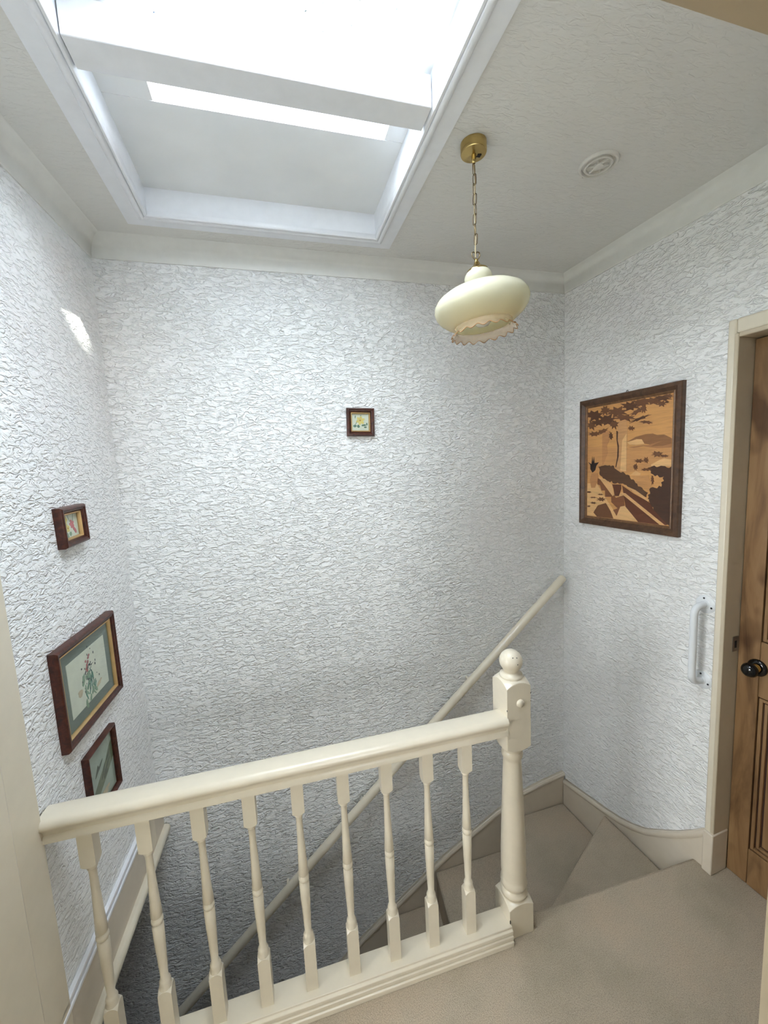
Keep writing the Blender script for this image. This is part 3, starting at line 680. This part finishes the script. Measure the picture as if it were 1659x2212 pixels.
# larger floral watercolour on the left wall
t, p, y = picture('heather_picture', 'mahogany framed floral watercolour with green mount and gilt slip on the left wall', lp(-0.409, 1.040), ROT_L, 0.354, 0.292, 0.022, 0.024, 0.007, 0.034, 'print')
rnd = random.Random(3)
layer(p, 'stems', 'p_teal', [blob(0.012 + rnd.gauss(0, 0.022), -0.03 + rnd.gauss(0, 0.022), 0.0022, rnd.uniform(0.008, 0.02), 8, 0.3, rnd.uniform(-0.9, 0.5), rnd) for _ in range(16)], y)
layer(p, 'pale_leaves', 'p_leaf2', [blob(rnd.gauss(-0.005, 0.035), -0.015 + rnd.gauss(0, 0.03), rnd.uniform(0.003, 0.007), rnd.uniform(0.008, 0.018), 8, 0.3, rnd.uniform(-1, 1), rnd) for _ in range(16)], y)
layer(p, 'blossom', 'p_rose', [blob(-0.002 + rnd.gauss(0, 0.006), 0.018 + 0.006 * k, 0.0048, 0.0045, 9, 0.4, 0, rnd) for k in range(8)], y - 0.0005)
layer(p, 'sprigs', 'p_ink', [blob(rnd.gauss(0.0, 0.028), 0.012 + rnd.gauss(0, 0.03), rnd.uniform(0.0012, 0.003), rnd.uniform(0.0012, 0.004), 7, 0.3, 0, rnd) for _ in range(46)], y - 0.0005)
layer(p, 'wash', 'p_sand', [blob(-0.06, -0.03, 0.014, 0.010, 10, 0.3, 0, rnd), blob(0.05, -0.055, 0.018, 0.006, 10, 0.3, 0.3, rnd)], y)
# lower moorland print
t, p, y = picture('landscape_picture', 'narrow mahogany framed moorland print hanging lowest on the left wall', lp(-0.412, 0.705), ROT_L, 0.186, 0.222, 0.012, 0.020, 0, 0, 'print2')
layer(p, 'hills', 'p_moor', [[(-0.080, -0.055), (-0.05, -0.03), (-0.01, -0.005), (0.03, 0.02), (0.06, 0.05), (0.080, 0.06), (0.080, 0.0), (0.03, -0.03), (-0.03, -0.06)]], y)
layer(p, 'rocks', 'p_twig', [blob(rnd.uniform(-0.03, 0.06), rnd.uniform(-0.03, 0.03), 0.004, 0.018, 8, 0.3, rnd.uniform(-1.2, -0.5), rnd) for _ in range(9)], y - 0.0005)
layer(p, 'foreground', 'p_sand', [blob(-0.01, -0.075, 0.05, 0.010, 12, 0.3, 0.1, rnd)], y)

# ---------------------------------------------------------------- marquetry picture on the right wall: inlaid veneer pieces
MARQ = [
    ('sea', 'sea', [(-0.2165,0.078),(-0.001,0.061),(0.198,0.048),(0.197,-0.023),(0.019,-0.046),(-0.2165,-0.048)]),
    ('far_hill', 'hill', [(0.0,0.088),(0.041,0.106),(0.086,0.114),(0.118,0.114),(0.137,0.106),(0.167,0.105),(0.197,0.089),(0.198,0.057),(0.099,0.071),(0.079,0.076),(0.058,0.095),(0.029,0.092)]),
    ('snowy_hill', 'pale', [(0.0,0.086),(0.046,0.096),(0.07,0.094),(0.083,0.074),(0.042,0.072),(0.012,0.076)]),
    ('near_hill', 'hill2', [(0.003,0.065),(0.059,0.067),(0.099,0.068),(0.138,0.077),(0.197,0.088),(0.198,0.052),(0.139,0.052),(0.079,0.064),(0.034,0.059)]),
    ('headland', 'hill', [(0.134,0.072),(0.161,0.081),(0.197,0.089),(0.197,0.068),(0.161,0.06),(0.111,0.061)]),
    ('pillar', 'pillar2', [(-0.131,0.142),(-0.093,0.146),(-0.091,0.101),(-0.104,0.078),(-0.098,0.045),(-0.123,-0.011),(-0.13,-0.011)]),
    ('pillar', 'pillar', [(-0.051,0.181),(-0.002,0.184),(0.001,0.132),(0.001,-0.042),(-0.054,-0.037),(-0.05,0.098)]),
    ('pillar_light', 'pale', [(-0.024,0.096),(-0.003,0.125),(-0.001,-0.042),(-0.031,-0.039)]),
    ('tree_trunk', 'bark', [(-0.055,0.142),(-0.046,0.137),(-0.047,0.098),(-0.04,0.074),(-0.04,0.026),(-0.047,-0.001),(-0.052,-0.023),(-0.057,-0.023),(-0.049,0.019),(-0.047,0.066),(-0.054,0.106)]),
    ('town', 'pale', [(0.114,-0.014),(0.152,0.005),(0.17,0.01),(0.199,0.005),(0.2,-0.021),(0.118,-0.023)]),
    ('roof', 'cap', [(0.019,-0.058),(0.045,-0.04),(0.07,-0.05),(0.066,-0.061)]),
    ('town', 'sea', [(0.028,-0.061),(0.103,-0.058),(0.12,-0.098),(0.113,-0.125),(0.046,-0.1)]),
    ('path', 'pale', [(-0.2165,-0.101),(-0.158,-0.1),(-0.105,-0.17),(-0.06,-0.225),(-0.048,-0.246),(-0.027,-0.202),(-0.0,-0.196),(0.065,-0.26),(-0.069,-0.262),(-0.2165,-0.262)]),
    ('path_shadow', 'tree', [(-0.177,-0.243),(-0.151,-0.206),(-0.105,-0.191),(-0.079,-0.226),(-0.062,-0.261),(-0.155,-0.262)]),
    ('vase', 'pillar2', [(-0.19,-0.05),(-0.153,-0.051),(-0.15,-0.074),(-0.168,-0.121),(-0.192,-0.122),(-0.201,-0.083)]),
    ('agave', 'black', [(-0.213,0.004),(-0.192,-0.006),(-0.187,0.033),(-0.183,0.003),(-0.177,0.03),(-0.174,-0.002),(-0.148,0.002),(-0.163,-0.015),(-0.169,-0.036),(-0.185,-0.048),(-0.198,-0.031),(-0.199,-0.009)]),
    ('hedge', 'hedge', [(-0.151,-0.019),(-0.113,-0.012),(-0.064,-0.017),(-0.045,-0.037),(-0.008,-0.05),(0.019,-0.069),(0.046,-0.092),(0.105,-0.132),(0.097,-0.151),(0.038,-0.127),(-0.007,-0.101),(-0.053,-0.098),(-0.107,-0.082),(-0.143,-0.057)]),
    ('bush', 'hedge2', [(0.102,-0.026),(0.149,-0.022),(0.2,-0.023),(0.2,-0.262),(0.17,-0.243),(0.131,-0.202),(0.106,-0.166),(0.116,-0.11),(0.162,-0.105),(0.172,-0.062),(0.134,-0.062),(0.115,-0.05)]),
    ('parapet', 'wall2', [(-0.153,-0.074),(-0.101,-0.099),(-0.052,-0.163),(-0.01,-0.149),(-0.005,-0.196),(-0.027,-0.202),(-0.045,-0.246),(-0.065,-0.221),(-0.041,-0.211),(-0.075,-0.185),(-0.076,-0.16),(-0.11,-0.162),(-0.111,-0.132),(-0.131,-0.133),(-0.139,-0.108),(-0.155,-0.104)]),
    ('coping', 'cap', [(-0.15,-0.068),(-0.112,-0.078),(-0.072,-0.102),(-0.061,-0.151),(-0.068,-0.157)]),
    ('parapet', 'wall', [(-0.02,-0.105),(0.038,-0.139),(0.114,-0.173),(0.131,-0.202),(0.193,-0.258),(0.182,-0.261),(-0.01,-0.149)]),
    ('parapet', 'wall', [(-0.01,-0.149),(0.16,-0.262),(0.063,-0.262),(0.0,-0.2)]),
    ('coping', 'cap', [(-0.052,-0.163),(-0.024,-0.137),(-0.001,-0.14),(0.184,-0.262),(0.16,-0.262),(-0.012,-0.149)]),
    ('coping', 'cap', [(-0.016,-0.101),(0.106,-0.17),(0.112,-0.162),(0.047,-0.123)]),
    ('urn', 'wall', [(-0.072,-0.102),(-0.025,-0.101),(-0.024,-0.121),(-0.035,-0.154),(-0.057,-0.155),(-0.064,-0.122)]),
    ('foliage', 'tree2', [(-0.145,0.221),(-0.122,0.206),(-0.153,0.21),(-0.152,0.192),(-0.177,0.208),(-0.203,0.199),(-0.197,0.218),(-0.2165,0.222),(-0.215,0.231),(-0.2165,0.245),(-0.204,0.242),(-0.198,0.252),(-0.178,0.241),(-0.158,0.247),(-0.155,0.234),(-0.125,0.229)]),
    ('foliage', 'tree', [(-0.177,0.18),(-0.165,0.17),(-0.181,0.171),(-0.178,0.155),(-0.193,0.167),(-0.204,0.163),(-0.207,0.173),(-0.2165,0.176),(-0.212,0.184),(-0.2165,0.193),(-0.204,0.191),(-0.207,0.208),(-0.193,0.194),(-0.182,0.201),(-0.178,0.191),(-0.16,0.188)]),
    ('foliage', 'tree', [(-0.103,0.239),(-0.088,0.226),(-0.106,0.23),(-0.106,0.215),(-0.117,0.229),(-0.128,0.217),(-0.128,0.232),(-0.146,0.235),(-0.134,0.244),(-0.141,0.254),(-0.127,0.252),(-0.127,0.262),(-0.117,0.254),(-0.108,0.26),(-0.107,0.249),(-0.091,0.247)]),
    ('foliage', 'tree2', [(-0.076,0.192),(-0.05,0.178),(-0.081,0.182),(-0.082,0.169),(-0.101,0.178),(-0.122,0.172),(-0.122,0.187),(-0.152,0.191),(-0.134,0.199),(-0.146,0.21),(-0.126,0.211),(-0.12,0.219),(-0.102,0.212),(-0.079,0.22),(-0.084,0.202),(-0.049,0.199)]),
    ('foliage', 'tree', [(-0.019,0.219),(0.003,0.206),(-0.03,0.212),(-0.031,0.199),(-0.05,0.21),(-0.075,0.199),(-0.071,0.217),(-0.109,0.221),(-0.087,0.229),(-0.112,0.245),(-0.072,0.237),(-0.072,0.251),(-0.05,0.239),(-0.027,0.247),(-0.03,0.23),(0.005,0.226)]),
    ('foliage', 'tree', [(0.024,0.19),(0.048,0.18),(0.008,0.187),(0.014,0.174),(-0.013,0.187),(-0.035,0.183),(-0.038,0.192),(-0.079,0.197),(-0.046,0.2),(-0.079,0.212),(-0.038,0.205),(-0.036,0.213),(-0.013,0.204),(0.008,0.206),(0.008,0.198),(0.036,0.194)]),
    ('foliage', 'tree2', [(0.04,0.236),(0.062,0.223),(0.029,0.23),(0.028,0.22),(0.013,0.226),(-0.006,0.222),(-0.006,0.235),(-0.029,0.239),(-0.016,0.245),(-0.038,0.259),(-0.007,0.253),(-0.006,0.262),(0.012,0.252),(0.032,0.262),(0.028,0.246),(0.055,0.243)]),
    ('foliage', 'tree', [(0.092,0.242),(0.101,0.234),(0.083,0.236),(0.084,0.223),(0.063,0.236),(0.043,0.23),(0.046,0.243),(0.018,0.247),(0.038,0.251),(0.012,0.262),(0.044,0.258),(0.044,0.262),(0.062,0.26),(0.082,0.262),(0.084,0.253),(0.105,0.248)]),
    ('foliage', 'tree', [(0.141,0.241),(0.159,0.231),(0.135,0.235),(0.134,0.227),(0.118,0.235),(0.104,0.232),(0.102,0.241),(0.072,0.245),(0.09,0.25),(0.076,0.26),(0.101,0.256),(0.102,0.262),(0.118,0.254),(0.133,0.258),(0.136,0.25),(0.16,0.246)]),
    ('foliage', 'tree2', [(0.177,0.247),(0.196,0.238),(0.173,0.242),(0.172,0.235),(0.156,0.243),(0.139,0.24),(0.14,0.249),(0.115,0.253),(0.134,0.255),(0.117,0.262),(0.138,0.26),(0.138,0.262),(0.155,0.258),(0.172,0.262),(0.172,0.253),(0.193,0.249)]),
    ('foliage', 'tree', [(0.163,0.227),(0.174,0.221),(0.161,0.223),(0.162,0.215),(0.153,0.222),(0.143,0.218),(0.143,0.225),(0.129,0.227),(0.14,0.231),(0.13,0.238),(0.142,0.236),(0.142,0.243),(0.152,0.236),(0.162,0.24),(0.162,0.233),(0.174,0.23)]),
    ('foliage', 'tree', [(0.069,0.221),(0.085,0.221),(0.063,0.214),(0.066,0.209),(0.05,0.208),(0.038,0.198),(0.034,0.203),(0.016,0.198),(0.026,0.206),(0.009,0.205),(0.029,0.212),(0.03,0.217),(0.043,0.219),(0.055,0.227),(0.059,0.222),(0.076,0.227)]),
    ('foliage', 'tree2', [(0.09,0.189),(0.112,0.192),(0.082,0.184),(0.084,0.18),(0.062,0.178),(0.045,0.171),(0.041,0.174),(0.01,0.166),(0.033,0.175),(0.006,0.172),(0.037,0.179),(0.04,0.183),(0.058,0.186),(0.075,0.192),(0.077,0.189),(0.101,0.194)]),
    ('foliage', 'tree', [(-0.154,0.136),(-0.141,0.13),(-0.161,0.131),(-0.162,0.126),(-0.176,0.13),(-0.193,0.127),(-0.194,0.134),(-0.2165,0.136),(-0.199,0.14),(-0.2165,0.148),(-0.191,0.144),(-0.193,0.152),(-0.177,0.145),(-0.161,0.149),(-0.161,0.141),(-0.133,0.139)]),
    ('foliage', 'tree', [(-0.11,0.151),(-0.099,0.149),(-0.113,0.145),(-0.113,0.14),(-0.127,0.139),(-0.139,0.133),(-0.144,0.137),(-0.169,0.131),(-0.154,0.14),(-0.168,0.141),(-0.149,0.146),(-0.151,0.153),(-0.133,0.152),(-0.122,0.158),(-0.117,0.154),(-0.097,0.159)]),
    ('foliage', 'tree2', [(-0.076,0.12),(-0.071,0.111),(-0.078,0.112),(-0.079,0.103),(-0.083,0.108),(-0.087,0.106),(-0.087,0.114),(-0.094,0.114),(-0.09,0.122),(-0.093,0.129),(-0.088,0.13),(-0.089,0.142),(-0.083,0.132),(-0.079,0.138),(-0.079,0.128),(-0.073,0.127)]),
    ('foliage', 'tree', [(0.032,0.144),(0.037,0.14),(0.028,0.14),(0.028,0.134),(0.02,0.14),(0.013,0.137),(0.011,0.142),(0.002,0.143),(0.009,0.147),(0.003,0.151),(0.011,0.151),(0.012,0.156),(0.019,0.151),(0.027,0.154),(0.026,0.148),(0.038,0.148)]),
    ('foliage', 'tree', [(0.107,0.16),(0.117,0.155),(0.103,0.157),(0.102,0.153),(0.089,0.16),(0.075,0.159),(0.076,0.163),(0.053,0.168),(0.069,0.168),(0.06,0.172),(0.077,0.169),(0.078,0.172),(0.089,0.168),(0.101,0.167),(0.103,0.164),(0.119,0.16)]),
    ('foliage', 'tree2', [(0.179,0.231),(0.183,0.228),(0.178,0.229),(0.177,0.227),(0.174,0.229),(0.171,0.228),(0.171,0.23),(0.166,0.231),(0.169,0.233),(0.166,0.236),(0.171,0.235),(0.171,0.238),(0.174,0.236),(0.177,0.237),(0.177,0.234),(0.182,0.233)]),
    ('foliage', 'tree', [(0.084,0.218),(0.092,0.21),(0.082,0.211),(0.082,0.202),(0.076,0.211),(0.069,0.203),(0.069,0.214),(0.061,0.215),(0.066,0.221),(0.06,0.229),(0.069,0.228),(0.068,0.24),(0.075,0.23),(0.081,0.235),(0.082,0.227),(0.088,0.224)]),
    ('foliage', 'tree', [(0.191,0.253),(0.2,0.247),(0.187,0.25),(0.189,0.244),(0.181,0.249),(0.173,0.248),(0.173,0.253),(0.161,0.255),(0.168,0.257),(0.164,0.261),(0.173,0.26),(0.173,0.262),(0.18,0.26),(0.187,0.262),(0.187,0.257),(0.199,0.255)]),
    ('foliage', 'tree2', [(-0.126,0.186),(-0.118,0.179),(-0.136,0.181),(-0.133,0.17),(-0.151,0.179),(-0.168,0.174),(-0.166,0.185),(-0.194,0.187),(-0.179,0.192),(-0.197,0.202),(-0.169,0.198),(-0.166,0.204),(-0.151,0.2),(-0.137,0.202),(-0.134,0.194),(-0.108,0.191)]),
    ('foliage', 'tree', [(-0.052,0.169),(-0.046,0.161),(-0.058,0.162),(-0.056,0.147),(-0.067,0.16),(-0.077,0.151),(-0.077,0.164),(-0.089,0.166),(-0.083,0.173),(-0.089,0.181),(-0.077,0.18),(-0.078,0.192),(-0.068,0.182),(-0.059,0.187),(-0.057,0.179),(-0.042,0.177)]),
    ('shrub', 'tree', [(0.076,0.002),(0.082,-0.001),(0.07,-0.001),(0.07,-0.006),(0.061,-0.003),(0.051,-0.005),(0.049,-0.001),(0.037,0.0),(0.048,0.003),(0.035,0.008),(0.051,0.007),(0.05,0.012),(0.06,0.008),(0.071,0.012),(0.071,0.006),(0.085,0.006)]),
    ('shrub', 'tree', [(0.1,0.005),(0.106,-0.0),(0.098,0.0),(0.099,-0.008),(0.093,-0.002),(0.089,-0.005),(0.088,0.001),(0.081,0.001),(0.085,0.006),(0.082,0.01),(0.087,0.011),(0.087,0.018),(0.093,0.012),(0.098,0.018),(0.098,0.01),(0.104,0.009)]),
    ('shrub', 'tree', [(0.155,0.028),(0.162,0.023),(0.151,0.023),(0.15,0.017),(0.14,0.022),(0.129,0.016),(0.131,0.025),(0.113,0.025),(0.127,0.03),(0.117,0.034),(0.127,0.035),(0.128,0.042),(0.139,0.036),(0.148,0.039),(0.151,0.034),(0.165,0.033)]),
    ('shrub', 'tree', [(0.182,0.02),(0.186,0.017),(0.178,0.017),(0.177,0.015),(0.17,0.017),(0.163,0.015),(0.161,0.018),(0.152,0.019),(0.159,0.021),(0.153,0.023),(0.161,0.023),(0.161,0.026),(0.17,0.024),(0.177,0.025),(0.179,0.022),(0.188,0.022)]),
    ('shrub', 'tree', [(0.051,-0.023),(0.055,-0.03),(0.049,-0.03),(0.049,-0.037),(0.044,-0.031),(0.041,-0.036),(0.04,-0.029),(0.035,-0.028),(0.037,-0.023),(0.033,-0.017),(0.039,-0.016),(0.04,-0.011),(0.044,-0.014),(0.049,-0.007),(0.049,-0.017),(0.055,-0.018)]),
    ('shrub', 'tree', [(0.109,-0.034),(0.117,-0.036),(0.104,-0.036),(0.104,-0.04),(0.094,-0.037),(0.084,-0.04),(0.082,-0.037),(0.071,-0.036),(0.08,-0.033),(0.07,-0.031),(0.084,-0.031),(0.084,-0.027),(0.094,-0.03),(0.105,-0.027),(0.104,-0.031),(0.123,-0.031)]),
    ('shrub', 'tree', [(0.127,-0.076),(0.131,-0.085),(0.127,-0.085),(0.127,-0.096),(0.124,-0.088),(0.121,-0.098),(0.121,-0.083),(0.116,-0.084),(0.119,-0.076),(0.116,-0.068),(0.12,-0.068),(0.12,-0.059),(0.123,-0.066),(0.125,-0.06),(0.126,-0.069),(0.129,-0.069)]),
    ('dapple', 'tree', [(-0.196,-0.144),(-0.188,-0.146),(-0.199,-0.146),(-0.199,-0.149),(-0.205,-0.147),(-0.211,-0.149),(-0.212,-0.147),(-0.2165,-0.147),(-0.214,-0.144),(-0.2165,-0.143),(-0.212,-0.142),(-0.213,-0.139),(-0.205,-0.141),(-0.199,-0.139),(-0.198,-0.141),(-0.192,-0.142)]),
    ('dapple', 'tree', [(-0.165,-0.168),(-0.151,-0.169),(-0.168,-0.17),(-0.169,-0.172),(-0.178,-0.171),(-0.19,-0.174),(-0.188,-0.171),(-0.202,-0.172),(-0.191,-0.17),(-0.2,-0.169),(-0.19,-0.168),(-0.188,-0.166),(-0.178,-0.166),(-0.169,-0.165),(-0.168,-0.167),(-0.157,-0.167)]),
    ('dapple', 'tree', [(-0.115,-0.174),(-0.108,-0.178),(-0.12,-0.179),(-0.12,-0.185),(-0.13,-0.181),(-0.14,-0.185),(-0.14,-0.18),(-0.161,-0.182),(-0.145,-0.176),(-0.157,-0.172),(-0.141,-0.171),(-0.142,-0.165),(-0.131,-0.169),(-0.12,-0.164),(-0.121,-0.171),(-0.104,-0.169)]),
    ('dapple', 'tree', [(-0.124,-0.152),(-0.118,-0.153),(-0.128,-0.154),(-0.129,-0.155),(-0.136,-0.154),(-0.143,-0.156),(-0.143,-0.154),(-0.154,-0.155),(-0.146,-0.153),(-0.154,-0.151),(-0.144,-0.151),(-0.144,-0.148),(-0.136,-0.15),(-0.129,-0.148),(-0.128,-0.15),(-0.12,-0.15)]),
    ('dapple', 'tree', [(-0.167,-0.195),(-0.158,-0.197),(-0.17,-0.197),(-0.168,-0.201),(-0.177,-0.199),(-0.185,-0.201),(-0.185,-0.198),(-0.196,-0.199),(-0.189,-0.197),(-0.196,-0.195),(-0.186,-0.194),(-0.186,-0.191),(-0.178,-0.193),(-0.17,-0.191),(-0.168,-0.193),(-0.16,-0.193)]),
    ('dapple', 'tree', [(-0.198,-0.214),(-0.194,-0.215),(-0.2,-0.216),(-0.2,-0.218),(-0.204,-0.217),(-0.209,-0.219),(-0.21,-0.217),(-0.216,-0.217),(-0.212,-0.215),(-0.216,-0.214),(-0.21,-0.213),(-0.209,-0.211),(-0.205,-0.212),(-0.199,-0.21),(-0.2,-0.212),(-0.192,-0.212)]),
]

mq = thing('marquetry_picture', 'large portrait marquetry picture of a lakeside terrace in brown veneers on the right wall', 'picture', (RX(-0.375), -0.375, 1.612), ROT_R)
frame4(mq, 'walnut', -0.25, 0.25, -0.303, 0.303, 0.030, [(0, 0), (0, -0.018), (0.08, -0.022), (0.55, -0.024), (1.0, -0.016), (1.0, 0)], 'frame_side')
frame4(mq, 'walnut2', -0.22, 0.22, -0.273, 0.273, 0.010, [(0, 0), (0, -0.015), (0.4, -0.017), (1.0, -0.011), (1.0, 0)], 'frame_slip')
ground = MB().box(-0.211, 0.211, -0.009, 0, -0.264, 0.264).build('veneer_ground', 'v_sky', mq)
sx_ = lambda q: (-0.2095 + (q[0] + 0.2165) * 0.419 / 0.4165, q[1])
for k, (nm, mt, pts) in enumerate(MARQ):
    qs = [sx_(q) for q in pts]
    if nm in ('hedge', 'bush'):          # leafy outline
        rj = random.Random(k); out = []
        for i in range(len(qs)):
            a, b = Vector(qs[i]), Vector(qs[(i + 1) % len(qs)]); n_ = max(1, int((b - a).length / 0.008)); nn = Vector((-(b - a).y, (b - a).x)).normalized()
            edge_ = abs(a.x - b.x) < 0.002 and max(a.x, b.x) > 0.2
            for j in range(n_):
                q = a.lerp(b, j / n_) + (nn * rj.uniform(-0.006, 0.006) if (j and not edge_) else nn * 0)
                out.append((min(max(q.x, -0.209), 0.209), min(max(q.y, -0.262), 0.262)))
        qs = out
    flat(ground, nm, 'v_' + mt, qs, -0.0085, 0.0008 + 0.00004 * k)
MB().tube([(-0.006, -0.004, 0.303), (-0.003, -0.004, 0.311), (0.003, -0.004, 0.311), (0.006, -0.004, 0.303)], 0.0012, 6).build('hanging_loop', 'screw', mq, 60)
